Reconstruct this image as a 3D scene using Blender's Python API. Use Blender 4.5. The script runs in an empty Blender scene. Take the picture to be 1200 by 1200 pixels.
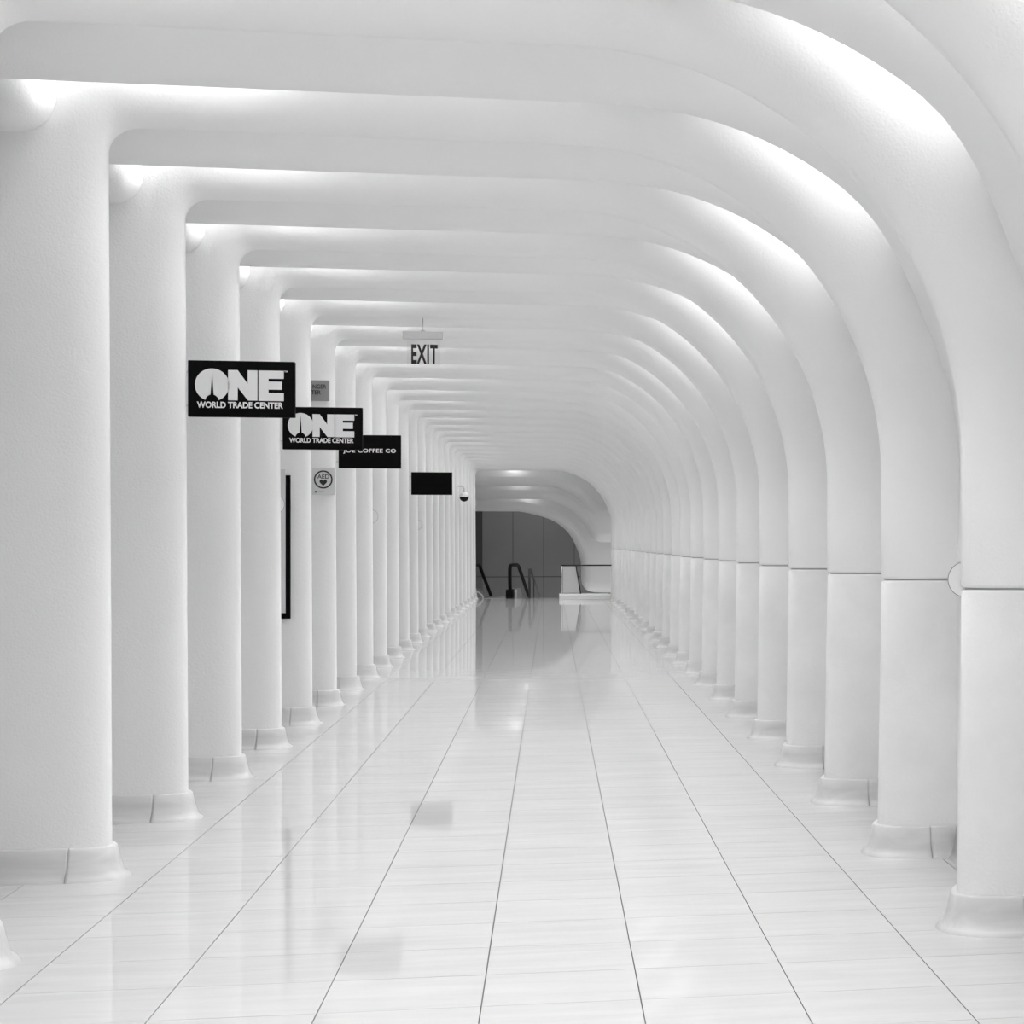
import bpy, bmesh, math, random
from mathutils import Vector
from mathutils.geometry import tessellate_polygon

random.seed(7)
scene = bpy.context.scene
COL = scene.collection

# ------------------------------------------------------------------ camera
F_PX, CX, CY, EYE = 1750.0, 900.0, 635.0, 1.74      # 35 mm frame cropped to its left square
YAW = math.atan(254.0 / F_PX)
CS, SN = math.cos(YAW), math.sin(YAW)
cam_data = bpy.data.cameras.new('camera')
cam = bpy.data.objects.new('camera', cam_data)
COL.objects.link(cam)
cam.location = (0, 0, EYE)
cam.rotation_euler = (math.radians(90), 0, -YAW)
cam_data.sensor_width = 36.0
cam_data.lens = F_PX / 1200.0 * 36.0
cam_data.shift_x = (600.0 - CX) / 1200.0
cam_data.shift_y = (CY - 600.0) / 1200.0
cam_data.clip_start = 0.05
cam_data.clip_end = 300
scene.camera = cam

# ------------------------------------------------------------------ world, exposure
world = bpy.data.worlds.new('world')
scene.world = world
world.use_nodes = True
world.node_tree.nodes['Background'].inputs[0].default_value = (1, 1, 1, 1)
world.node_tree.nodes['Background'].inputs[1].default_value = 0.85
vs = scene.view_settings
vs.view_transform = 'Standard'
vs.look = 'None'
vs.gamma = 1.0
vs.exposure = 0.40
vs.use_curve_mapping = False
LAMP_LEFT, LAMP_RIGHT, LAMP_MID = 7.0, 2.2, 14.5


# ------------------------------------------------------------------ helpers
def ray(px, py):
    a, b = (px - CX) / F_PX, (CY - py) / F_PX
    return Vector((SN + a * CS, CS - a * SN, b))


def at_y(px, py, Y):                       # point of a pixel's ray in the plane y = Y
    d = ray(px, py)
    p = d * (Y / d.y)
    return Vector((p.x, p.y, p.z + EYE))


def at_x(px, py, X):
    d = ray(px, py)
    p = d * (X / d.x)
    return Vector((p.x, p.y, p.z + EYE))


def link(o, parent=None):
    COL.objects.link(o)
    if parent is not None:
        o.parent = parent
    return o


def mesh_obj(name, verts, faces, mat, parent=None, smooth=False):
    me = bpy.data.meshes.new(name)
    me.from_pydata([tuple(v) for v in verts], [], faces)
    me.materials.append(mat)
    if smooth:
        me.polygons.foreach_set('use_smooth', [True] * len(me.polygons))
    me.update()
    return link(bpy.data.objects.new(name, me), parent)


def bm_obj(name, bm, mat, parent=None, smooth=False):
    bmesh.ops.recalc_face_normals(bm, faces=bm.faces[:])
    me = bpy.data.meshes.new(name)
    bm.to_mesh(me)
    bm.free()
    me.materials.append(mat)
    if smooth:
        me.polygons.foreach_set('use_smooth', [True] * len(me.polygons))
    return link(bpy.data.objects.new(name, me), parent)


def empty(name, loc):
    o = bpy.data.objects.new(name, None)
    o.empty_display_size = 0.2
    o.location = loc
    return link(o)


def tag(o, label, cat, group=None):
    o['label'] = label
    o['category'] = cat
    if group:
        o['group'] = group
    return o


def struct(o):
    o['kind'] = 'structure'
    return o


def add_box(bm, x0, x1, y0, y1, z0, z1, bevel=0.0, seg=2):
    vs_ = [bm.verts.new(p) for p in ((x0, y0, z0), (x1, y0, z0), (x1, y1, z0), (x0, y1, z0),
                                     (x0, y0, z1), (x1, y0, z1), (x1, y1, z1), (x0, y1, z1))]
    fs = [bm.faces.new([vs_[i] for i in f]) for f in
          ((3, 2, 1, 0), (4, 5, 6, 7), (0, 1, 5, 4), (1, 2, 6, 5), (2, 3, 7, 6), (3, 0, 4, 7))]
    if bevel > 0:
        es = list({e for f in fs for e in f.edges})
        bmesh.ops.bevel(bm, geom=es, offset=bevel, segments=seg, profile=0.5, affect='EDGES')


def box(name, x0, x1, y0, y1, z0, z1, mat, parent=None, bevel=0.0, seg=2, smooth=False):
    bm = bmesh.new()
    add_box(bm, x0, x1, y0, y1, z0, z1, bevel, seg)
    return bm_obj(name, bm, mat, parent, smooth)


def tube(name, pts, r, mat, parent=None, n=10, flat=1.0):
    """tube along a polyline; flat squashes it across the world x axis"""
    verts, faces = [], []
    m = len(pts)
    for i, p in enumerate(pts):
        a = pts[max(i - 1, 0)]
        b = pts[min(i + 1, m - 1)]
        t = (Vector(b) - Vector(a)).normalized()
        side = Vector((1, 0, 0)) if abs(t.x) < 0.9 else Vector((0, 1, 0))
        u = (side - t * side.dot(t)).normalized()
        w = t.cross(u)
        for k in range(n):
            an = 2 * math.pi * k / n
            verts.append(Vector(p) + u * (math.cos(an) * r) + w * (math.sin(an) * r * flat))
    for i in range(m - 1):
        for k in range(n):
            k2 = (k + 1) % n
            faces.append((i * n + k, i * n + k2, (i + 1) * n + k2, (i + 1) * n + k))
    faces.append(tuple(range(n - 1, -1, -1)))
    faces.append(tuple((m - 1) * n + k for k in range(n)))
    return mesh_obj(name, verts, faces, mat, parent, True)


def plate(name, polys, y0, y1, mat, parent=None):
    """prisms of flat outlines [(x, z), ...], standing in the xz plane between y0 and y1"""
    bm = bmesh.new()
    for poly in polys:
        a = [bm.verts.new((x, y0, z)) for x, z in poly]
        b = [bm.verts.new((x, y1, z)) for x, z in poly]
        n = len(poly)
        bm.faces.new(a)
        bm.faces.new(b[::-1])
        for i in range(n):
            j = (i + 1) % n
            bm.faces.new((a[i], b[i], b[j], a[j]))
    return bm_obj(name, bm, mat, parent)


def circle_pts(cx, cz, r, n=40, a0=0.0, a1=2 * math.pi):
    return [(cx + r * math.cos(a0 + (a1 - a0) * i / n), cz + r * math.sin(a0 + (a1 - a0) * i / n)) for i in range(n)]


def ring_polys(cx, cz, r0, r1, n=36):
    o = []
    for i in range(n):
        a, b = 2 * math.pi * i / n, 2 * math.pi * (i + 1) / n
        o.append([(cx + r * math.cos(t), cz + r * math.sin(t)) for r, t in ((r0, a), (r1, a), (r1, b), (r0, b))])
    return o


def lettering(name, text, x0, x1, z0, z1, y, mat, parent, bold=0.0, depth=0.003, spacing=1.0):
    """text filling the box x0..x1, z0..z1 on a face that looks towards -y"""
    cu = bpy.data.curves.new(name, 'FONT')
    cu.body = text
    cu.offset = bold
    cu.extrude = 0.01
    cu.space_character = spacing
    cu.resolution_u = 6
    tmp = bpy.data.objects.new(name, cu)
    COL.objects.link(tmp)
    dg = bpy.context.evaluated_depsgraph_get()
    dg.update()
    me = bpy.data.meshes.new_from_object(tmp.evaluated_get(dg))
    bpy.data.objects.remove(tmp)
    xs = [v.co.x for v in me.vertices]
    ys = [v.co.y for v in me.vertices]
    ax, bx, ay, by = min(xs), max(xs), min(ys), max(ys)
    for v in me.vertices:
        x = x0 + (v.co.x - ax) / (bx - ax) * (x1 - x0)
        z = z0 + (v.co.y - ay) / (by - ay) * (z1 - z0)
        d = y - depth if v.co.z > 0 else y + 0.001
        v.co = (x, d, z)
    me.materials.clear()
    me.materials.append(mat)
    return link(bpy.data.objects.new(name, me), parent)


# ------------------------------------------------------------------ materials
def new_mat(name):
    m = bpy.data.materials.new(name)
    m.use_nodes = True
    nt = m.node_tree
    return m, nt, nt.nodes['Principled BSDF']


def flat_mat(name, grey, rough=0.5, metal=0.0, var=0.03, scale=8.0):
    m, nt, b = new_mat(name)
    b.inputs['Roughness'].default_value = rough
    b.inputs['Metallic'].default_value = metal
    tc = nt.nodes.new('ShaderNodeTexCoord')
    n = nt.nodes.new('ShaderNodeTexNoise')
    n.inputs['Scale'].default_value = scale
    n.inputs['Detail'].default_value = 3
    r = nt.nodes.new('ShaderNodeMapRange')
    r.inputs['To Min'].default_value = grey * (1 - var)
    r.inputs['To Max'].default_value = min(1, grey * (1 + var))
    nt.links.new(tc.outputs['Object'], n.inputs['Vector'])
    nt.links.new(n.outputs['Fac'], r.inputs['Value'])
    nt.links.new(r.outputs['Result'], b.inputs['Base Color'])
    return m


def plaster_mat(name, grey, stain=0.0, bump=0.35):
    m, nt, b = new_mat(name)
    N, L = nt.nodes, nt.links
    b.inputs['Roughness'].default_value = 0.62
    b.inputs['Specular IOR Level'].default_value = 0.25
    geo = N.new('ShaderNodeNewGeometry')
    fine = N.new('ShaderNodeTexNoise')
    fine.inputs['Scale'].default_value = 75
    fine.inputs['Detail'].default_value = 3
    L.new(geo.outputs['Position'], fine.inputs['Vector'])
    bp = N.new('ShaderNodeBump')
    bp.inputs['Strength'].default_value = bump
    bp.inputs['Distance'].default_value = 0.006
    L.new(fine.outputs['Fac'], bp.inputs['Height'])
    L.new(bp.outputs['Normal'], b.inputs['Normal'])
    big = N.new('ShaderNodeTexNoise')
    big.inputs['Scale'].default_value = 1.6
    big.inputs['Detail'].default_value = 5
    big.inputs['Roughness'].default_value = 0.6
    L.new(geo.outputs['Position'], big.inputs['Vector'])
    r = N.new('ShaderNodeMapRange')
    r.inputs['From Min'].default_value = 0.35
    r.inputs['From Max'].default_value = 0.62
    r.inputs['To Min'].default_value = grey * (1 - stain - 0.015)
    r.inputs['To Max'].default_value = grey
    L.new(big.outputs['Fac'], r.inputs['Value'])
    L.new(r.outputs['Result'], b.inputs['Base Color'])
    return m


TILE_W, TILE_L, TILE_X0, TILE_Y0 = 0.5965, 0.4125, 0.337, 6.514


def marble_mat(name, grey, dark, rough, cells=True, wave=0.05, contrast=(0.38, 0.66)):
    """vein-cut white marble: fine streaks running across the corridor, each slab cut elsewhere"""
    m, nt, b = new_mat(name)
    N, L = nt.nodes, nt.links
    b.inputs['Roughness'].default_value = rough
    geo = N.new('ShaderNodeNewGeometry')
    sep = N.new('ShaderNodeSeparateXYZ')
    L.new(geo.outputs['Position'], sep.inputs[0])

    def math_(op, a, v):
        n = N.new('ShaderNodeMath')
        n.operation = op
        L.new(a, n.inputs[0])
        n.inputs[1].default_value = v
        return n.outputs[0]
    ix = math_('FLOOR', math_('DIVIDE', math_('SUBTRACT', sep.outputs['X'], TILE_X0), TILE_W), 0)
    iy = math_('FLOOR', math_('DIVIDE', math_('SUBTRACT', sep.outputs['Y'], TILE_Y0), TILE_L), 0)
    cell = N.new('ShaderNodeCombineXYZ')
    L.new(ix, cell.inputs[0])
    L.new(iy, cell.inputs[1])
    wn = N.new('ShaderNodeTexWhiteNoise')
    wn.noise_dimensions = '3D'
    L.new(cell.outputs[0], wn.inputs['Vector'])
    off = N.new('ShaderNodeVectorMath')
    off.operation = 'MULTIPLY_ADD'
    L.new(wn.outputs['Color'], off.inputs[0])
    off.inputs[1].default_value = (9, 9, 9) if cells else (0, 0, 0)
    L.new(geo.outputs['Position'], off.inputs[2])
    mp = N.new('ShaderNodeMapping')
    mp.inputs['Scale'].default_value = (0.9, 9.0, 9.0)
    L.new(off.outputs[0], mp.inputs['Vector'])
    v = N.new('ShaderNodeTexNoise')
    v.inputs['Scale'].default_value = 1.3
    v.inputs['Detail'].default_value = 7
    v.inputs['Roughness'].default_value = 0.62
    v.inputs['Distortion'].default_value = 0.6
    L.new(mp.outputs[0], v.inputs['Vector'])
    r = N.new('ShaderNodeMapRange')
    r.inputs['From Min'].default_value = contrast[0]
    r.inputs['From Max'].default_value = contrast[1]
    r.inputs['To Min'].default_value = dark
    r.inputs['To Max'].default_value = grey
    L.new(v.outputs['Fac'], r.inputs['Value'])
    tone = N.new('ShaderNodeMapRange')
    tone.inputs['To Min'].default_value = 0.98
    tone.inputs['To Max'].default_value = 1.01
    L.new(wn.outputs['Value'], tone.inputs['Value'])
    mul = N.new('ShaderNodeMath')
    mul.operation = 'MULTIPLY'
    L.new(r.outputs['Result'], mul.inputs[0])
    L.new(tone.outputs['Result'], mul.inputs[1])
    L.new(mul.outputs[0], b.inputs['Base Color'])
    # the polish varies from crystal to crystal
    gr = N.new('ShaderNodeTexWhiteNoise')
    gr.noise_dimensions = '3D'
    gs = N.new('ShaderNodeVectorMath')
    gs.operation = 'SCALE'
    gs.inputs['Scale'].default_value = 613.0
    L.new(geo.outputs['Position'], gs.inputs[0])
    L.new(gs.outputs[0], gr.inputs['Vector'])
    pol = N.new('ShaderNodeMapRange')
    pol.inputs['To Min'].default_value = 0.03
    pol.inputs['To Max'].default_value = 1.0
    L.new(gr.outputs['Value'], pol.inputs['Value'])
    L.new(pol.outputs['Result'], b.inputs['Specular IOR Level'])
    # the polished surface is never quite flat
    wv = N.new('ShaderNodeTexNoise')
    wv.inputs['Scale'].default_value = 2.2
    wv.inputs['Detail'].default_value = 2
    L.new(off.outputs[0], wv.inputs['Vector'])
    bp = N.new('ShaderNodeBump')
    bp.inputs['Strength'].default_value = wave
    bp.inputs['Distance'].default_value = 0.01
    L.new(wv.outputs['Fac'], bp.inputs['Height'])
    L.new(bp.outputs['Normal'], b.inputs['Normal'])
    return m


def glass_mat(name, tint=0.9):
    m, nt, b = new_mat(name)
    b.inputs['Base Color'].default_value = (tint, tint, tint, 1)
    b.inputs['Roughness'].default_value = 0.03
    b.inputs['Transmission Weight'].default_value = 1.0
    b.inputs['IOR'].default_value = 1.3
    return m


M_RIB = plaster_mat('white_plaster', 0.90)
M_LEG = plaster_mat('scuffed_white_plaster', 0.90, stain=0.06)
M_PANEL = plaster_mat('white_panel_plaster', 0.90)
M_WALL = plaster_mat('white_wall_paint', 0.88, bump=0.04)
M_FLOOR = marble_mat('polished_white_marble', 0.585, 0.54, 0.05)
M_BASE = marble_mat('honed_grey_marble', 0.68, 0.60, 0.4, cells=False, wave=0.0)
M_GROUT = flat_mat('grey_grout', 0.16, 0.9)
M_BLACK = flat_mat('black_sign_face', 0.002, 0.75)
M_BLACK.node_tree.nodes['Principled BSDF'].inputs['Specular IOR Level'].default_value = 0.1
M_WHITE = flat_mat('white_lettering', 0.80, 0.5)
M_METAL = flat_mat('brushed_steel', 0.62, 0.32, 1.0)
M_RUBBER = flat_mat('black_rubber', 0.004, 0.6)
M_RUBBER.node_tree.nodes['Principled BSDF'].inputs['Specular IOR Level'].default_value = 0.15
M_DARK = flat_mat('dark_ink', 0.015, 0.6)
M_GREY = flat_mat('grey_sign_face', 0.30, 0.35)
M_STEEL = flat_mat('dark_steel', 0.05, 0.5)
M_RIM = flat_mat('thin_dark_rim', 0.25, 0.6)
M_AED = flat_mat('pale_sign_face', 0.72, 0.4)
M_CLAD = flat_mat('grey_wall_cladding', 0.24, 0.45, var=0.06, scale=1.5)
M_CLADD = flat_mat('dark_wall_cladding', 0.06, 0.5)
M_GLASS = glass_mat('clear_glass', 0.95)
M_GLARE = flat_mat('glare_glass', 0.55, 0.25)  # clear pane's bright reflection put into the colour as opaque grey
M_LED = flat_mat('white_housing', 0.66, 0.4)

# ------------------------------------------------------------------ layout of the ribs
PITCH, Y1 = 1.65, 8.29
FIRST, LAST = -3, 24                      # rib 1 stands at Y1
RIBS = list(range(FIRST, LAST + 1))
Y_BACK = Y1 + PITCH * (FIRST - 1) - 0.9
Y_END = 47.10                              # edge of the marble floor
XL, XR, ZS = -2.282, 1.828, 3.915            # nose lines and soffit
WALL_L, WALL_R, Z_TOP = -4.0, 2.72, 4.60
SEAM = 1.53
ARC_X, ARC_Z, ARC_A, ARC_B = 0.10, 2.13, XR - 0.10, ZS - 2.13   # centre and half axes of the right arch


D_TOP, D_RIGHT = Z_TOP - ZS + 0.03, WALL_R - XR + 0.03     # a rib reaches just into the slab and the wall


def smooth(t):
    t = max(0.0, min(1.0, t))
    return t * t * (3 - 2 * t)


def rib_y(k):
    return Y1 + PITCH * (k - 1)


def rib_path():
    """(x, z, nx, nz, D, t) along the nose line, normals pointing out of the corridor"""
    P = []
    r = 0.14
    for z in (-0.01, 0.6, 1.3, 2.0, 2.7, 3.3):
        P.append((XL + 0.018 * (1 - z / 3.7), z, -1, 0, -WALL_L + XL + 0.03, 0.0))
    for i in range(7):
        a = math.pi - i / 6 * math.pi / 2
        t = i / 6
        P.append((XL + r + r * math.cos(a), ZS - r + r * math.sin(a), math.cos(a), math.sin(a),
                  (-WALL_L + XL + 0.03) * (1 - smooth(t)) + D_TOP * smooth(t), 0.5 * t))
    for i in range(1, 9):
        x = XL + r + (ARC_X - XL - r) * i / 9
        P.append((x, ZS, 0, 1, D_TOP, 0.5))
    NA = 30
    for i in range(NA + 1):
        a = math.pi / 2 * (1 - i / NA)
        t = i / NA
        n = Vector((math.cos(a) / ARC_A, math.sin(a) / ARC_B)).normalized()
        P.append((ARC_X + ARC_A * math.cos(a), ARC_Z + ARC_B * math.sin(a), n.x, n.y,
                  D_TOP + (D_RIGHT - D_TOP) * t, 0.5 + 0.5 * t))
    P.append((XR, 1.85, 1, 0, D_RIGHT, 1.0))
    P.append((XR, SEAM + 0.018, 1, 0, D_RIGHT, 1.0))
    P.append((XR + 0.010, SEAM + 0.005, 1, 0, D_RIGHT, 1.0))
    return P


HALF, NEAR_L, NEAR_R = 0.31, 0.17, 0.22    # half thickness of a rib; its legs are thinner on the near side


def nose(t, D, w=HALF, m=10):
    """section of a rib: (offset along the corridor, depth behind the nose); t = 0 left leg, 0.5 beam, 1 right leg.
    The near face is flat up to a tight corner, the far side falls away more gently."""
    def mix(a, b, c):
        return a + (b - a) * 2 * t if t < 0.5 else b + (c - b) * (2 * t - 1)
    inset = HALF - w
    near = -mix(NEAR_L, HALF, NEAR_R) + inset
    wn, R, Rf, nf = mix(0.07, 0.25, 0.11), mix(0.20, 0.27, 0.34), mix(0.52, 0.42, 0.50), mix(1.5, 1.8, 1.6)
    s0 = near + wn
    wf = w - s0
    o = [(near, D)]
    for i in range(m + 1):
        a = math.pi / 2 * i / m            # near flank to tip
        o.append((s0 - wn * math.cos(a) ** (2 / 2.2), R * (1 - math.sin(a) ** (2 / 2.2))))
    for i in range(1, m + 5):
        u = (i / (m + 4)) ** 1.4
        o.append((s0 + wf * u, Rf * (1 - (1 - u ** nf) ** (1 / nf))))
    o.append((w, D))
    return o


def sweep(path, sec_fn, cap0=False, cap1=False):
    verts, faces = [], []
    k = None
    for q in path:
        sec = sec_fn(q)
        k = len(sec)
        for s, d in sec:
            verts.append((q[0] + q[2] * d, s, q[1] + q[3] * d))
    for i in range(len(path) - 1):
        for j in range(k - 1):
            a = i * k + j
            faces.append((a, a + 1, a + k + 1, a + k))
    if cap0:
        faces.append(tuple(range(k - 1, -1, -1)))
    if cap1:
        b = (len(path) - 1) * k
        faces.append(tuple(range(b, b + k)))
    return verts, faces


def make_mesh(name, vf, mat, smooth_=True):
    me = bpy.data.meshes.new(name)
    me.from_pydata(vf[0], [], vf[1])
    me.materials.append(mat)
    bm = bmesh.new()
    bm.from_mesh(me)
    bmesh.ops.recalc_face_normals(bm, faces=bm.faces[:])
    bm.to_mesh(me)
    bm.free()
    if smooth_:
        me.polygons.foreach_set('use_smooth', [len(p.vertices) == 4 for p in me.polygons])
    me.update()
    return me


# ------------------------------------------------------------------ the setting
# floor: a grout bed with separate marble slabs
floor = struct(box('floor', WALL_L, WALL_R, Y_BACK, Y_END, -0.35, -0.010, M_GROUT))
x_edges = [WALL_L] + [TILE_X0 + TILE_W * k for k in range(-7, 4)] + [WALL_R]
tile_meshes = {}


def tile_mesh(w):
    key = round(w, 4)
    if key not in tile_meshes:
        bm = bmesh.new()
        add_box(bm, 0, w - 0.0045, 0, TILE_L - 0.0022, -0.012, 0.0)
        bmesh.ops.recalc_face_normals(bm, faces=bm.faces[:])
        me = bpy.data.meshes.new('floor_tile')
        bm.to_mesh(me)
        bm.free()
        me.materials.append(M_FLOOR)
        tile_meshes[key] = me
    return tile_meshes[key]


row0 = math.ceil((Y_BACK - TILE_Y0) / TILE_L)
row1 = math.floor((Y_END - TILE_Y0) / TILE_L)
near_rows = range(-5, 24)
n_tiles = 0
rest_v, rest_f = [], []
for iy in range(row0, row1 + 1):
    y = TILE_Y0 + iy * TILE_L
    yl = min(TILE_L, Y_END - y)
    for c in range(len(x_edges) - 1):
        x, w = x_edges[c], x_edges[c + 1] - x_edges[c]
        if iy in near_rows and 1 <= c <= 10 and n_tiles < 300:
            o = bpy.data.objects.new('floor_tile', tile_mesh(w))
            o.location = (x + 0.00225, y + 0.0011, 0)
            link(o, floor)
            n_tiles += 1
        else:
            b = len(rest_v)
            xa, xb, ya, yb = x + 0.00225, x + w - 0.00225, y + 0.0011, y + yl - 0.0011
            for z in (-0.012, 0.0):
                rest_v += [(xa, ya, z), (xb, ya, z), (xb, yb, z), (xa, yb, z)]
            rest_f += [tuple(b + i for i in f) for f in
                       ((4, 5, 6, 7), (0, 1, 5, 4), (1, 2, 6, 5), (2, 3, 7, 6), (3, 0, 4, 7))]
rest = mesh_obj('floor_tile', rest_v, rest_f, M_FLOOR, floor)
rest['kind'] = 'stuff'

ceiling = struct(box('ceiling', WALL_L, WALL_R, Y_BACK, Y_END + 0.2, Z_TOP, Z_TOP + 0.15, M_WALL))
wall_left = struct(box('wall_left', WALL_L - 0.15, WALL_L, Y_BACK, Y_END + 0.2, -0.35, Z_TOP + 0.15, M_WALL))
wall_right = struct(box('wall_right', WALL_R, WALL_R + 0.15, Y_BACK, Y_END + 0.2, -0.35, Z_TOP + 0.15, M_WALL))


# ceiling panels between the ribs: pillows that leave a lamp slot before the next rib
def panel_path():
    P = []
    z = ZS + 0.055
    for x in (WALL_L, -3.2, -2.6, -2.2, -1.6, -1.0, -0.4):
        P.append((x, z, 0, 1, 1.09, 0.45))
    NA = 26
    for i in range(NA + 1):
        a = math.pi / 2 * (1 - i / NA)
        t = i / NA
        o = 0.055 + 0.36 * smooth(t) ** 0.8
        n = Vector((math.cos(a) / ARC_A, math.sin(a) / ARC_B)).normalized()
        P.append((ARC_X + (ARC_A + o) * math.cos(a), ARC_Z + (ARC_B + o) * math.sin(a), n.x, n.y,
                  1.09 + 0.41 * smooth((t - 0.5) / 0.3), 0.45 - 0.15 * t))
    P.append((XR + 0.40, SEAM + 0.005, 1, 0, 1.50, 0.30))
    return P


def panel_sec(q):
    e, D = q[4], q[5]
    o = []
    b = 0.46 - 0.24 * (e - 1.09) / 0.41            # the near slot closes with the far one
    r = 0.09
    o.append((b, D))
    for i in range(11):                            # the near side rises in a curve behind the rib
        u = 1 - i / 11
        o.append((0.90 - (0.90 - b) * u, 0.30 * u ** 2.2))
    o.append((0.90, 0.0))
    for i in range(7):
        a = i / 6 * math.pi / 2
        o.append((e - r + r * math.sin(a), 0.004 + r * (1 - math.cos(a))))
    o.append((e, D))
    return o


panel_me = make_mesh('ceiling_panel', sweep(panel_path(), panel_sec), M_PANEL)
for k in RIBS[:-1]:
    o = bpy.data.objects.new('ceiling_panel', panel_me)
    o.location = (0, rib_y(k), 0)
    link(o, ceiling)

low_me = make_mesh('wall_panel', sweep(
    [(XR + 0.42, -0.01, 1, 0, 1.50, 0.25), (XR + 0.40, 0.5, 1, 0, 1.50, 0.25), (XR + 0.40, SEAM - 0.005, 1, 0, 1.50, 0.25)],
    panel_sec), M_LEG)
BASE_H = 0.165
BASE_PROFILE = [(BASE_H - 0.002, -0.02), (BASE_H, 0.018), (BASE_H - 0.008, 0.026), (0.10, 0.037), (0.045, 0.052), (0.018, 0.066), (0.0, 0.092), (-0.004, 0.092)]


def base_strip(outline, closed_caps=True):
    """skirting piece: BASE_PROFILE swept along a plan outline [(x, y, nx, ny), ...]"""
    verts, faces = [], []
    k = len(BASE_PROFILE)
    for x, y, nx, ny in outline:
        for z, d in BASE_PROFILE:
            verts.append((x + nx * d, y + ny * d, z))
    for i in range(len(outline) - 1):
        for j in range(k - 1):
            a = i * k + j
            faces.append((a, a + 1, a + k + 1, a + k))
    if closed_caps:
        faces.append(tuple(range(k - 1, -1, -1)))
        b = (len(outline) - 1) * k
        faces.append(tuple(range(b, b + k)))
    return verts, faces


wall_base_me = make_mesh('base_tile', base_strip([(XR + 0.42, y, -1, 0) for y in (0.30, 0.86, 1.42)]), M_BASE)
for k in RIBS[:-1]:
    for nm, me in (('wall_panel', low_me), ('base_tile', wall_base_me)):
        o = bpy.data.objects.new(nm, me)
        o.location = (0, rib_y(k), 0)
        link(o, wall_right)


# ------------------------------------------------------------------ the ribs
def rib_sec(q):
    return nose(q[5], q[4])


shell_me = make_mesh('rib_shell', sweep(rib_path(), rib_sec, False, True), M_RIB)
leg_path = [(XR - 0.022, -0.01, 1, 0, D_RIGHT, 1.0), (XR - 0.014, 0.5, 1, 0, D_RIGHT, 1.0),
            (XR - 0.004, 1.1, 1, 0, D_RIGHT, 1.0), (XR + 0.003, SEAM - 0.018, 1, 0, D_RIGHT, 1.0),
            (XR + 0.012, SEAM - 0.005, 1, 0, D_RIGHT, 1.0)]
leg_me = make_mesh('lower_leg', sweep(leg_path, rib_sec, False, True), M_LEG)
M_SEAM = flat_mat('grey_sealant', 0.55, 0.8)
core_me = make_mesh('seam_core', sweep([(XR + 0.022, SEAM - 0.02, 1, 0, 0.9, 1.0), (XR + 0.022, SEAM + 0.02, 1, 0, 0.9, 1.0)],
                                       lambda q: nose(q[5], q[4], HALF - 0.012)), M_SEAM)

# rounded cap that closes the lamp slot beyond the left leg, on the near side of the rib
bm = bmesh.new()
add_box(bm, WALL_L, -2.50, -0.48, 0.05, 3.835, 4.5, 0.19, 7)
bmesh.ops.recalc_face_normals(bm, faces=bm.faces[:])
cap_me = bpy.data.meshes.new('slot_cap')
bm.to_mesh(cap_me)
bm.free()
cap_me.materials.append(M_PANEL)
cap_me.polygons.foreach_set('use_smooth', [True] * len(cap_me.polygons))


def plan_outline(side):
    """plan of a leg at the floor from its near flank round the nose to its far flank"""
    if side == 'left':
        x0, sgn, t, D = XL + 0.018, -1, 0.0, 1.70
    else:
        x0, sgn, t, D = XR - 0.022, 1, 1.0, 0.52
    sec = nose(t, D, HALF, 16)
    pts = [(x0 + sgn * d, s) for s, d in sec]
    out = []
    for i, p in enumerate(pts):
        a, b = pts[max(i - 1, 0)], pts[min(i + 1, len(pts) - 1)]
        tt = Vector((b[0] - a[0], b[1] - a[1])).normalized()
        nn = Vector((tt.y, -tt.x))
        if i in (0, 1):
            nn = Vector((0, -1))
        if i == len(pts) - 1:
            nn = Vector((0, 1))
        if nn.dot(Vector((p[0] - (x0 + sgn * 0.55), p[1]))) < 0:
            nn = -nn
        out.append((p[0], p[1], nn.x, nn.y))
    return out


def split_outline(side, cut):
    """near flank, nose and far flank pieces; cut = depth behind the nose of the joints"""
    o = plan_outline(side)
    x0 = (XL + 0.018) if side == 'left' else (XR - 0.022)
    dep = lambda q: abs(q[0] - x0)
    ti = min(range(len(o)), key=lambda i: dep(o[i]))
    near, tip, far = o[:ti], [o[ti]], o[ti + 1:]

    def interp(a, b, c):
        t = (c - dep(a)) / (dep(b) - dep(a))
        return tuple(a[i] + (b[i] - a[i]) * t for i in range(4))

    def cut_half(h):                       # h runs from the flank's back to the nose
        fl, no = [], []
        for i in range(len(h) - 1):
            a, b = h[i], h[i + 1]
            if dep(a) >= cut > dep(b):
                fl.append(a)
                fl.append(interp(a, b, cut + 0.0007))
                no.append(interp(a, b, cut - 0.0007))
            elif dep(a) >= cut:
                fl.append(a)
            elif not no or no[-1] != a:
                no.append(a)
        no.append(h[-1])
        return fl, no
    fl0, no0 = cut_half(near)
    fl1, no1 = cut_half(far[::-1])
    return fl0, no0 + tip + no1[::-1], fl1[::-1]


base_mes = []
for side, cut in (('left', 0.19), ('right', 0.27)):
    for piece in split_outline(side, cut):
        if len(piece) > 1:
            base_mes.append(make_mesh('base_tile', base_strip(piece), M_BASE))

RIB_OWN = {2: 'white arching rib whose left leg carries the first black logo sign',
           4: 'white arching rib whose left leg carries the logo sign overlapping the coffee sign',
           5: 'white arching rib with a tall black-edged poster on its left leg',
           6: 'white arching rib with the defibrillator plate and the coffee sign on it',
           11: 'white arching rib whose left leg carries the blank black sign',
           19: 'white arching rib with a small dome camera on its left leg',
           24: 'white arching rib standing last before the escalator landing'}
COUNT = ['', 'first', 'second', 'third', 'fourth', 'fifth', 'sixth', 'seventh', 'eighth', 'ninth']


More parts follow.
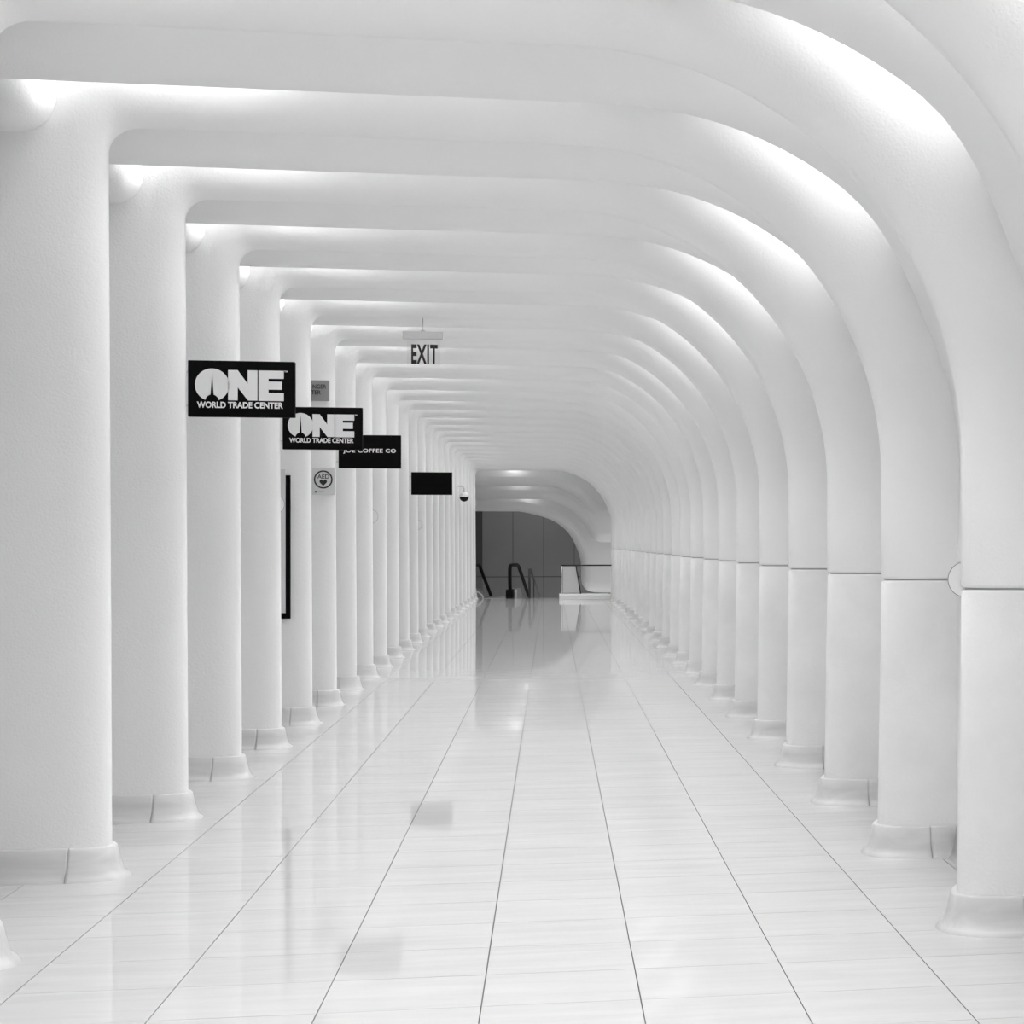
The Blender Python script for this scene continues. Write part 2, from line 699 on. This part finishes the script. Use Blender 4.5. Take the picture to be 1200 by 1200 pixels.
def rib_label(k):
    if k in RIB_OWN:
        return RIB_OWN[k]
    if k < 2:
        return 'white arching rib, %s in front of the one with the first logo sign' % COUNT[2 - k]
    if k == 3:
        return 'white arching rib between the legs that carry the two logo signs'
    if k < 11:
        return 'white arching rib, %s beyond the one with the coffee sign' % COUNT[k - 6]
    if k < 19:
        return 'white arching rib, %s beyond the one with the blank black sign' % COUNT[k - 11]
    return 'white arching rib, %s beyond the one with the dome camera' % COUNT[k - 19]


ribs = {}
for k in RIBS:
    e = empty('arch_rib', (0, rib_y(k), 0))
    tag(e, rib_label(k), 'rib', 'white ribs of the corridor')
    parts = [('rib_shell', shell_me), ('lower_leg', leg_me), ('seam_core', core_me)]
    if k > FIRST:
        parts.append(('slot_cap', cap_me))
    parts += [('base_tile', b) for b in base_mes]
    for nm, me in parts:
        link(bpy.data.objects.new(nm, me), e)
    ribs[k] = e

# lamps hidden in the slots before each rib, plus fill added behind it
for k in RIBS[1:]:
    y = rib_y(k) - HALF - 0.125
    gain = 1.0 if k <= 10 else 0.85
    yv = rib_y(k) - PITCH + HALF + 0.075        # slot behind the rib before, holding fill added to brighten panels and floor
    for loc, size, wide, rot, p, spread in (
            ((-1.85, y + 0.08, 4.44), 0.9, 0.14, 20, LAMP_LEFT, 130),
            ((-0.95, y, 4.50), 2.4, 0.14, 0, LAMP_MID * 0.36, 80),
            ((-0.95, yv, 4.50), 2.6, 0.10, 0, LAMP_MID * 0.55, 120),
            ((1.45, y, 4.02), 1.1, 0.14, 36, LAMP_RIGHT, 170),
            ((1.42, yv, 4.05), 1.0, 0.10, 14, LAMP_MID * 1.05, 100)):
        ld = bpy.data.lights.new('slot_lamp_and_fill', 'AREA')
        ld.shape = 'RECTANGLE'
        ld.size = size
        ld.size_y = wide
        ld.energy = p * gain
        ld.spread = math.radians(spread)
        lo = bpy.data.objects.new('slot_lamp_and_fill', ld)
        lo.location = loc
        lo.rotation_euler = (0, math.radians(rot), 0)
        link(lo)


# ------------------------------------------------------------------ hall beyond the landing
HX0, HX1, HY1, HZ0 = -4.0, 4.2, 56.0, -4.5
wall_end = struct(box('wall_end', HX0, HX1, HY1 + 0.03, HY1 + 0.2, HZ0, 5.4, M_DARK))
px_edges = [-3.95, at_y(565, 650, HY1).x]
for px in (601, 637, 673, 709, 745):
    px_edges.append(at_y(px, 650, HY1).x)
z_seam = at_y(600, 676, HY1).z
for i in range(len(px_edges) - 1):
    for z0, z1 in ((HZ0, z_seam - 0.012), (z_seam + 0.012, 5.3)):
        box('wall_panel', px_edges[i] + 0.008, px_edges[i + 1] - 0.008, HY1 - 0.02, HY1 + 0.03, z0, z1,
            M_CLADD if i == 0 else M_CLAD, wall_end)
struct(box('wall_hall_left', HX0 - 0.15, HX0, Y_END + 0.2, HY1, HZ0, 5.4, M_CLAD))
struct(box('wall_hall_right', HX1, HX1 + 0.15, Y_END + 0.2, HY1, HZ0, 5.4, M_WALL))
struct(box('ceiling_hall', HX0, HX1, Y_END + 0.2, HY1, 5.25, 5.4, M_WALL))
struct(box('floor_hall', HX0, HX1, Y_END, HY1, HZ0 - 0.1, HZ0, M_CLAD))


def end_rib(Y, pix, label, r=0.28, half=0.45):
    pts = [at_y(px, py, Y) for px, py in pix]
    pts = [(p.x, p.z) for p in pts]
    pts[0] = (HX0, pts[0][1])
    # smooth the traced curve
    dense = []
    for i in range(len(pts) - 1):
        p0, p1, p2, p3 = (pts[max(i - 1, 0)], pts[i], pts[i + 1], pts[min(i + 2, len(pts) - 1)])
        if i == 1:                         # the long straight runs must not pull at the curve
            p0 = (p1[0] - math.dist(p1, p2), p1[1])
        if i == len(pts) - 3:
            p3 = (p2[0] + math.dist(p1, p2), p2[1])
        m = 5
        for j in range(m):
            t = j / m
            if i == 0 or i == len(pts) - 2:
                dense.append((p1[0] + (p2[0] - p1[0]) * t, p1[1] + (p2[1] - p1[1]) * t))
                continue
            dense.append(tuple(0.5 * (2 * p1[c] + (p2[c] - p0[c]) * t + (2 * p0[c] - 5 * p1[c] + 4 * p2[c] - p3[c]) * t * t
                                      + (3 * p1[c] - p0[c] - 3 * p2[c] + p3[c]) * t ** 3) for c in (0, 1)))
    dense.append(pts[-1])
    dense[-1] = (HX1, dense[-1][1])
    n = len(dense)
    nor = []
    for i in range(n):
        a, b = dense[max(i - 1, 0)], dense[min(i + 1, n - 1)]
        t = Vector((b[0] - a[0], b[1] - a[1])).normalized()
        nor.append(Vector((-t.y, t.x)))
    bm = bmesh.new()
    rings = []
    M = 8
    for j in range(M + 1):
        a = -math.pi / 2 + math.pi * j / M
        s, d = half * math.sin(a), r * (1 - math.cos(a))
        rings.append([bm.verts.new((p[0] + q.x * d, s, p[1] + q.y * d)) for p, q in zip(dense, nor)])
    for j in range(M):
        for i in range(n - 1):
            f = bm.faces.new((rings[j][i], rings[j][i + 1], rings[j + 1][i + 1], rings[j + 1][i]))
            f.smooth = True
    for ring, s in ((rings[0], -half), (rings[-1], half)):
        co = [v.co.copy() for v in ring] + [Vector((HX1, s, 5.3)), Vector((HX0, s, 5.3))]
        tv = [bm.verts.new(v) for v in co]
        for t in tessellate_polygon([[Vector((v.x, v.z, 0)) for v in co]]):
            bm.faces.new([tv[a] for a in t])
    o = bm_obj('end_rib', bm, M_PANEL)
    for p in o.data.polygons:
        p.use_smooth = abs(p.normal.y) < 0.999
    o.location = (0, Y, 0)
    tag(o, label, 'rib', 'stepped ribs over the escalator')
    return o


YA, YB, YC = 48.0, 49.9, 51.8
end_rib(YA, [(560, 569.5), (645, 570), (663, 575), (679.5, 586), (692, 599), (701, 604), (711.5, 604.7), (760, 604.8)],
        'curved white rib over the escalator, highest of the three stepped ones')
end_rib(YB, [(560, 584), (637, 585), (655.7, 590.6), (672, 600.6), (685, 615), (694, 630), (703, 635), (713.5, 635.5), (760, 635.6)],
        'curved white rib over the escalator, middle one of the three stepped ones')
end_rib(YC, [(560, 599), (608, 599.5), (637, 606), (654, 614), (667, 626), (676, 643), (680.5, 659), (680.8, 676), (683, 686), (691, 693), (713, 694.5), (760, 694.6)],
        'curved white rib over the escalator, lowest one framing the grey wall', 0.34)
for px, py, Y in ((603, 557, YA - 0.55), (610, 572, YB - 0.55), (618, 588, YC - 0.55)):
    p = at_y(px, py, Y)
    ld = bpy.data.lights.new('hall_spot', 'POINT')
    ld.energy = 5
    ld.shadow_soft_size = 0.08
    lo = bpy.data.objects.new('hall_spot', ld)
    lo.location = (p.x, Y, p.z + 0.37)
    link(lo)
ld = bpy.data.lights.new('hall_fill', 'AREA')  # unseen fill added to brighten the hall
ld.size = 2.0
ld.energy = 26
lo = bpy.data.objects.new('hall_fill', ld)
lo.location = (-0.5, 54.2, 4.9)
link(lo)
ld = bpy.data.lights.new('lower_level_fill', 'AREA')     # fill added to stand in for light from the level below
ld.size = 4.0
ld.energy = 65
lo = bpy.data.objects.new('lower_level_fill', ld)
lo.location = (0.0, 52.5, -4.2)
lo.rotation_euler = (math.pi, 0, 0)
link(lo)

# ------------------------------------------------------------------ escalator
ESC_X, ESC_Y = at_y(597.5, 690, 46.65).x, 46.65
esc = empty('escalator', (ESC_X, ESC_Y, 0))
esc.rotation_euler = (0, 0, -math.radians(9.5))
tag(esc, 'escalator going down with black handrails and glass sides', 'escalator')
SL = math.tan(math.radians(30))


def rail_loop(x):
    pts = [(x, 0.10, 0.28), (x, 0.02, 0.34), (x, 0.0, 0.55), (x, 0.0, 0.85), (x, 0.03, 0.95), (x, 0.10, 1.0),
           (x, 0.20, 1.015), (x, 0.70, 1.02), (x, 1.15, 1.015), (x, 1.35, 0.98), (x, 1.52, 0.90)]
    for i in range(1, 8):
        pts.append((x, 1.52 + 0.9 * i, 0.90 - 0.9 * i * SL))
    return pts


for x in (0.0, -1.24):
    tube('handrail', rail_loop(x), 0.058, M_RUBBER, esc, 10)
    gl = [(0.05, 0.28), (0.03, 0.55), (0.03, 0.85), (0.08, 0.95), (0.20, 0.985), (1.12, 0.985), (1.33, 0.95), (1.50, 0.87),
          (7.0, 0.87 - 5.5 * SL), (7.0, 0.25 - 5.5 * SL), (1.50, 0.25), (1.2, 0.28)]
    bm = bmesh.new()
    a = [bm.verts.new((x - 0.006, y, z)) for y, z in gl]
    b = [bm.verts.new((x + 0.006, y, z)) for y, z in gl]
    bm.faces.new(a)
    bm.faces.new(b[::-1])
    for i in range(len(gl)):
        j = (i + 1) % len(gl)
        bm.faces.new((a[i], b[i], b[j], a[j]))
    bmesh.ops.triangulate(bm, faces=[f for f in bm.faces if len(f.verts) > 4])
    bm_obj('glass_panel', bm, M_GLASS, esc)
    box('newel_base', x - 0.11, x + 0.11, -0.10, 0.22, 0.0, 0.28, M_RUBBER, esc, 0.02)
    box('skirt_cover', x + 0.11, x + 0.20, 0.10, 0.30, 0.0, 0.26, M_METAL, esc, 0.01)
    bm = bmesh.new()
    for y0, z0, y1, z1 in ((1.2, 0.28, 7.0, 0.28 - 5.7 * SL),):
        vv = [bm.verts.new(p) for p in ((x - 0.09, y0, z0), (x + 0.09, y0, z0), (x + 0.09, y1, z1), (x - 0.09, y1, z1),
                                        (x - 0.09, y0, -0.05), (x + 0.09, y0, -0.05), (x + 0.09, y1, z1 - 0.35), (x - 0.09, y1, z1 - 0.35))]
        for f in ((0, 1, 2, 3), (4, 7, 6, 5), (0, 4, 5, 1), (1, 5, 6, 2), (2, 6, 7, 3), (3, 7, 4, 0)):
            bm.faces.new([vv[i] for i in f])
    add_box(bm, x - 0.09, x + 0.09, 0.22, 1.2, -0.02, 0.28)
    bm_obj('skirt', bm, M_METAL, esc)
for i in range(12):
    box('step', -1.12, -0.12, 1.3 + 0.4 * i, 1.72 + 0.4 * i, -0.35 - 0.23 * i, -0.04 - 0.23 * i, M_METAL, esc)
box('comb_plate', -1.12, -0.12, 0.0, 1.31, -0.02, 0.006, M_METAL, esc)
# white curved strip at the foot of the far newel
tube('inlet_ring', [(-1.24 + 0.44 * math.cos(math.pi * i / 14), -0.14, 0.25 * math.sin(math.pi * i / 14)) for i in range(15)],
     0.022, M_WHITE, esc, 8)

# steel stair rail beside the escalator
sr = empty('stair_rail', (at_y(620.5, 690, 46.65).x, 46.65, 0))
sr.rotation_euler = (0, 0, -math.radians(9.5))
tag(sr, 'thin steel handrail beside the escalator', 'handrail')
tube('post', [(0, 0, 0), (0, 0, 0.5), (0, 0, 0.90)], 0.036, M_STEEL, sr)
tube('rail', [(0, 0, 0.88), (0.0, 0.12, 0.90), (0, 0.30, 0.82), (0, 3.2, 0.82 - 2.9 * SL)], 0.032, M_STEEL, sr)
tube('post', [(0, 0.75, -0.6), (0, 0.75, 0.0), (0, 0.75, 0.56)], 0.018, M_STEEL, sr)

# white plinth with a glass guard, beside the last ribs
pa, pb = at_y(655.5, 702, 45.3), at_y(716, 702, 45.3)
pl_z = at_y(680, 697, 45.3).z
plinth = box('plinth', pa.x, 1.77, 45.3, 46.7, -0.002, pl_z, M_WHITE, None, 0.01)
tag(plinth, 'low white plinth under the glass guard at the landing', 'plinth')
GUARD_Y = 46.12                            # in line with the nose of the last right leg
gd = empty('glass_guard', (pa.x, GUARD_Y, pl_z))
tag(gd, 'glass guard with dark top rail standing on the white plinth', 'balustrade')
gz = at_y(690, 662.5, GUARD_Y).z - pl_z
gx0 = at_y(658.5, 680, GUARD_Y).x - pa.x
gx1 = at_y(675, 662, GUARD_Y).x - pa.x
gx2 = at_y(680.5, 696, GUARD_Y).x - pa.x
tube('top_rail', [(gx0 - 0.03, 0, gz), (gx0 + 0.3, 0, gz), (1.86 - pa.x, 0, gz)], 0.022, M_DARK, gd)
tube('post', [(gx0, 0, 0), (gx0, 0, 0.4), (gx0, 0, gz)], 0.018, M_METAL, gd)
plate('glass_pane', [[(gx0 + 0.03, 0.03), (gx2 - 0.02, 0.03), (gx1 - 0.02, gz - 0.03), (gx0 + 0.03, gz - 0.03)]], -0.008, 0.008, M_GLARE, gd)
plate('glass_pane', [[(gx2 + 0.03, 0.03), (1.79 - pa.x, 0.03), (1.79 - pa.x, gz - 0.03), (gx1 + 0.03, gz - 0.03)]], -0.006, 0.006, M_GLASS, gd)
tube('raked_rail', [(gx1, 0, gz), (0.5 * (gx1 + gx2), 0, gz * 0.5), (gx2, 0, 0)], 0.020, M_DARK, gd)


# ------------------------------------------------------------------ signs on the left legs
def blade_sign(k, px0, px1, pyt, pyb, label, name='blade_sign', grp=None):
    """black board hung square to the corridor on the nose of rib k; returns root, width, height"""
    Y = rib_y(k) - 0.05
    a = at_y(px0, 0.5 * (pyt + pyb), Y)
    b = at_y(px1, 0.5 * (pyt + pyb), Y)
    zt, zb = at_y(0.5 * (px0 + px1), pyt, Y).z, at_y(0.5 * (px0 + px1), pyb, Y).z
    W, H = b.x - a.x, zt - zb
    e = empty(name, (a.x, Y, zb))
    tag(e, label, 'sign', grp)
    box('board', 0, W, -0.022, 0.022, 0, H, M_BLACK, e, 0.003, 1)
    for t in (0.2, 0.8):
        gap = a.x - (XL - 0.06)
        tube('bracket', [(-gap, 0, H * t), (-gap / 2, 0, H * t), (0.01, 0, H * t)], 0.006, M_LED, e, 8)
    return e, W, H


def logo_sign(k, px0, px1, pyt, pyb, label):
    e, W, H = blade_sign(k, px0, px1, pyt, pyb, label, grp='black logo signs')
    y = -0.022

    def P(x, yy):                          # measured on the sign: 938 units wide, from its top-left corner
        return (x / 938 * W, H - yy / 938 * W)

    def poly(*pts):
        return [P(*p) for p in pts]
    big = [[P(212 + 149 * math.cos(t), 222 + 149 * math.sin(t)) for t in [2 * math.pi * i / 56 for i in range(56)]]]
    lo = plate('round_letter', big, y - 0.002, y + 0.001, M_WHITE, e)
    cut = [poly((213, 100), (226, 315), (199, 315)),
           [P(212 + 60 * math.cos(t), 372 + 62 * math.sin(t)) for t in [math.pi + math.pi * i / 16 for i in range(17)]]]
    plate('tower_cutout', cut, y - 0.0035, y - 0.001, M_BLACK, lo)
    plate('letter', [poly((352, 85), (436, 85), (436, 360), (352, 360)), poly((436, 85), (524, 208), (524, 356), (436, 240)),
                     poly((524, 85), (609, 85), (609, 360), (527, 360), (524, 356))], y - 0.002, y + 0.001, M_WHITE, e)
    plate('letter', [poly((619, 85), (707, 85), (707, 362), (619, 362)), poly((707, 85), (842, 85), (842, 158), (707, 158)),
                     poly((707, 185), (826, 185), (826, 258), (707, 258)), poly((707, 288), (842, 288), (842, 362), (707, 362))],
          y - 0.002, y + 0.001, M_WHITE, e)
    a, b = P(80, 432), P(836, 374)
    lettering('lettering', 'WORLD TRADE CENTER', a[0], b[0], a[1], b[1], y, M_WHITE, e, 0.028)
    a, b = P(846, 98), P(876, 84)
    lettering('lettering', 'TM', a[0], b[0], a[1], b[1], y, M_WHITE, e, 0.02)
    return e


logo_sign(2, 221, 346, 423.5, 489, 'black logo sign with tower-shaped cut in the round letter, farther from the coffee sign')
logo_sign(4, 331.5, 425, 477.5, 527, 'black logo sign with tower-shaped cut in the round letter, overlapping the coffee sign')
e, W, H = blade_sign(6, 397, 470, 510, 549, 'black sign with one line of white coffee shop lettering')
lettering('lettering', 'JOE COFFEE CO', 0.075 * W, 0.92 * W, H - 0.31 * W, H - 0.225 * W, -0.022, M_WHITE, e, 0.02, 0.003, 1.1)
blade_sign(11, 482, 530, 553.5, 580, 'blank black sign hung beyond the coffee sign')

# plates on the sixth rib's left leg
Yp = rib_y(6) - NEAR_L - 0.008
a, b = at_y(366, 548, Yp), at_y(392.5, 580, Yp)
e = empty('defibrillator_sign', (a.x, Yp, b.z))
tag(e, 'pale square plate with AED in a black circle above a heart', 'sign')
W, H = b.x - a.x, a.z - b.z
box('plate', 0, W, -0.004, 0.012, 0, H, M_AED, e)
u = W / 200.0
cx, cz = 97 * u, H - 108 * u
plate('ring', ring_polys(cx, cz, 70 * u, 83 * u), -0.006, -0.003, M_DARK, e)
lettering('lettering', 'AED', 45 * u, 150 * u, H - 100 * u, H - 62 * u, -0.004, M_DARK, e, 0.012)
heart = []
for i in range(40):
    t = 2 * math.pi * i / 40
    heart.append((cx + 33 * u * math.sin(t) ** 3, H - 134 * u + 2.1 * u * (13 * math.cos(t) - 5 * math.cos(2 * t) - 2 * math.cos(3 * t) - math.cos(4 * t))))
plate('heart', [heart], -0.006, -0.003, M_DARK, e)
plate('small_print', [[(22 * u, H - 228 * u), (40 * u, H - 228 * u), (40 * u, H - 212 * u), (22 * u, H - 212 * u)],
                      [(50 * u, H - 222 * u), (105 * u, H - 222 * u), (105 * u, H - 217 * u), (50 * u, H - 217 * u)]], -0.005, -0.003, M_DARK, e)

a, b = at_y(360, 445.5, Yp), at_y(386, 470, Yp)
e = empty('direction_sign', (a.x, Yp, b.z))
tag(e, 'small grey plate with two lines of dark lettering, above the defibrillator plate', 'sign')
W, H = b.x - a.x, a.z - b.z
box('plate', 0, W, -0.004, 0.012, 0, H, M_GREY, e)
g0 = at_y(366.3, 450, Yp).x - a.x
u = (W - g0) / 150.0
lettering('lettering', 'NGER', g0 + 2 * u, g0 + 122 * u, H - 77 * u, H - 38 * u, -0.004, M_DARK, e, 0.015)
lettering('lettering', 'TER', g0 - 12 * u, g0 + 74 * u, H - 131 * u, H - 93 * u, -0.004, M_DARK, e, 0.015)

# framed poster on the fifth rib's left leg
Yp = rib_y(5) - NEAR_L - 0.03
t0, t1 = at_y(320, 550, Yp), at_y(340, 725, Yp)
e = empty('poster_frame', (t0.x - 0.25, Yp, t1.z))
tag(e, 'tall white poster panel with a black edge behind the fourth left leg', 'poster')
W = t1.x - (t0.x - 0.25)
H = t0.z - t1.z
fw = at_y(340, 600, Yp).x - at_y(335, 600, Yp).x
zt = at_y(335, 557, Yp).z - t1.z
box('frame_stile', W - fw, W, -0.012, 0.04, 0, zt, M_BLACK, e)
box('frame_rail', 0, W - fw, -0.012, 0.04, 0, 0.055, M_BLACK, e)
box('frame_stile', 0, 0.04, -0.012, 0.04, 0.055, zt, M_BLACK, e)
box('panel', 0.04, W - fw - 0.001, -0.02, 0.04, 0.055, H, M_AED, e)


# round white discs beside leg noses
def disc(px, py, Y, r, label, grp):
    c = at_y(px, py, Y)
    e = empty('wall_disc', (c.x, Y, c.z))
    tag(e, label, 'cover plate', grp)
    plate('plate', [circle_pts(0, 0, r)], 0.0, 0.012, M_RIB, e)
    plate('rim', ring_polys(0, 0, r, r + 0.0025), -0.001, 0.004, M_RIM, e)


disc(1131, 679, rib_y(0) + 0.01, 0.079, 'round white disc with thin dark rim at a right leg seam', None)
for k, px, py, where in ((4, 321, 591, 'on the left leg with the second logo sign'),
                         (8, 435, 605, 'on a leg between coffee and blank signs'),
                         (12, 489, 615, 'on a left leg just beyond the blank sign')):
    disc(px, py, rib_y(k) + 0.02, 0.085, 'round white disc with thin rim ' + where, 'round discs on the left legs')

# dome camera
Yc = rib_y(19) - 0.12
c = at_y(544, 581.5, Yc)
e = empty('dome_camera', (c.x, Yc, c.z))
tag(e, 'small dome security camera with black bubble on a white bracket', 'camera')
r = 0.115
for nm, z0, s, mt, n0, n1 in (('bubble', -0.02, 1, M_RUBBER, -90, 0), ('housing', -0.02, 1.12, M_LED, 0, 70)):
    vv, ff = [], []
    for i in range(7):
        ph = math.radians(n0 + (n1 - n0) * i / 6)
        for j in range(16):
            th = 2 * math.pi * j / 16
            vv.append((r * s * math.cos(ph) * math.cos(th), r * s * math.cos(ph) * math.sin(th), z0 + r * s * math.sin(ph)))
    for i in range(6):
        for j in range(16):
            ff.append((i * 16 + j, i * 16 + (j + 1) % 16, (i + 1) * 16 + (j + 1) % 16, (i + 1) * 16 + j))
    if nm == 'housing':
        ff.append(tuple(range(16)))
        ff.append(tuple(6 * 16 + j for j in range(16)))
    mesh_obj(nm, vv, ff, mt, e, True)
gap = c.x - (XL - 0.07)
tube('bracket', [(0, 0, 0.08), (0, 0, 0.20), (-0.03, 0, 0.25), (-gap, 0, 0.26)], 0.018, M_LED, e, 8)

# hanging exit sign
Ye = rib_y(5) + 0.06                       # hangs from the soffit of the fifth rib
a, b = at_y(472, 388.5, Ye), at_y(519, 398, Ye)
e = empty('exit_sign', ((a.x + b.x) / 2, Ye, b.z))
tag(e, 'hanging exit sign with black letters on a clear panel', 'sign')
hw, hh = (b.x - a.x) / 2, a.z - b.z
box('housing', -hw, hw, -0.035, 0.035, 0, hh, M_LED, e, 0.004, 1)
rod_top = ZS + 0.03 - b.z
tube('hanger_rod', [(0, 0, hh), (0, 0, (hh + rod_top) / 2), (0, 0, rod_top)], 0.005, M_METAL, e, 8)
tube('canopy', [(0, 0, hh - 0.002), (0, 0, hh + 0.01), (0, 0, hh + 0.016)], 0.018, M_METAL, e, 10)
p0, p1 = at_y(477.5, 400.5, Ye), at_y(516, 430, Ye)
ex = e.location.x
pane = plate('panel', [[(p0.x - ex, p1.z - b.z), (p1.x - ex, p1.z - b.z), (p1.x - ex, 0.001), (p0.x - ex, 0.001)]], -0.005, 0.005, M_GLASS, e)
l0, l1 = at_y(482, 403.5, Ye), at_y(513, 427, Ye)
lettering('lettering', 'EXIT', l0.x - ex, l1.x - ex, l1.z - b.z, l0.z - b.z, -0.0055, M_DARK, pane, 0.03, 0.003, 1.1)
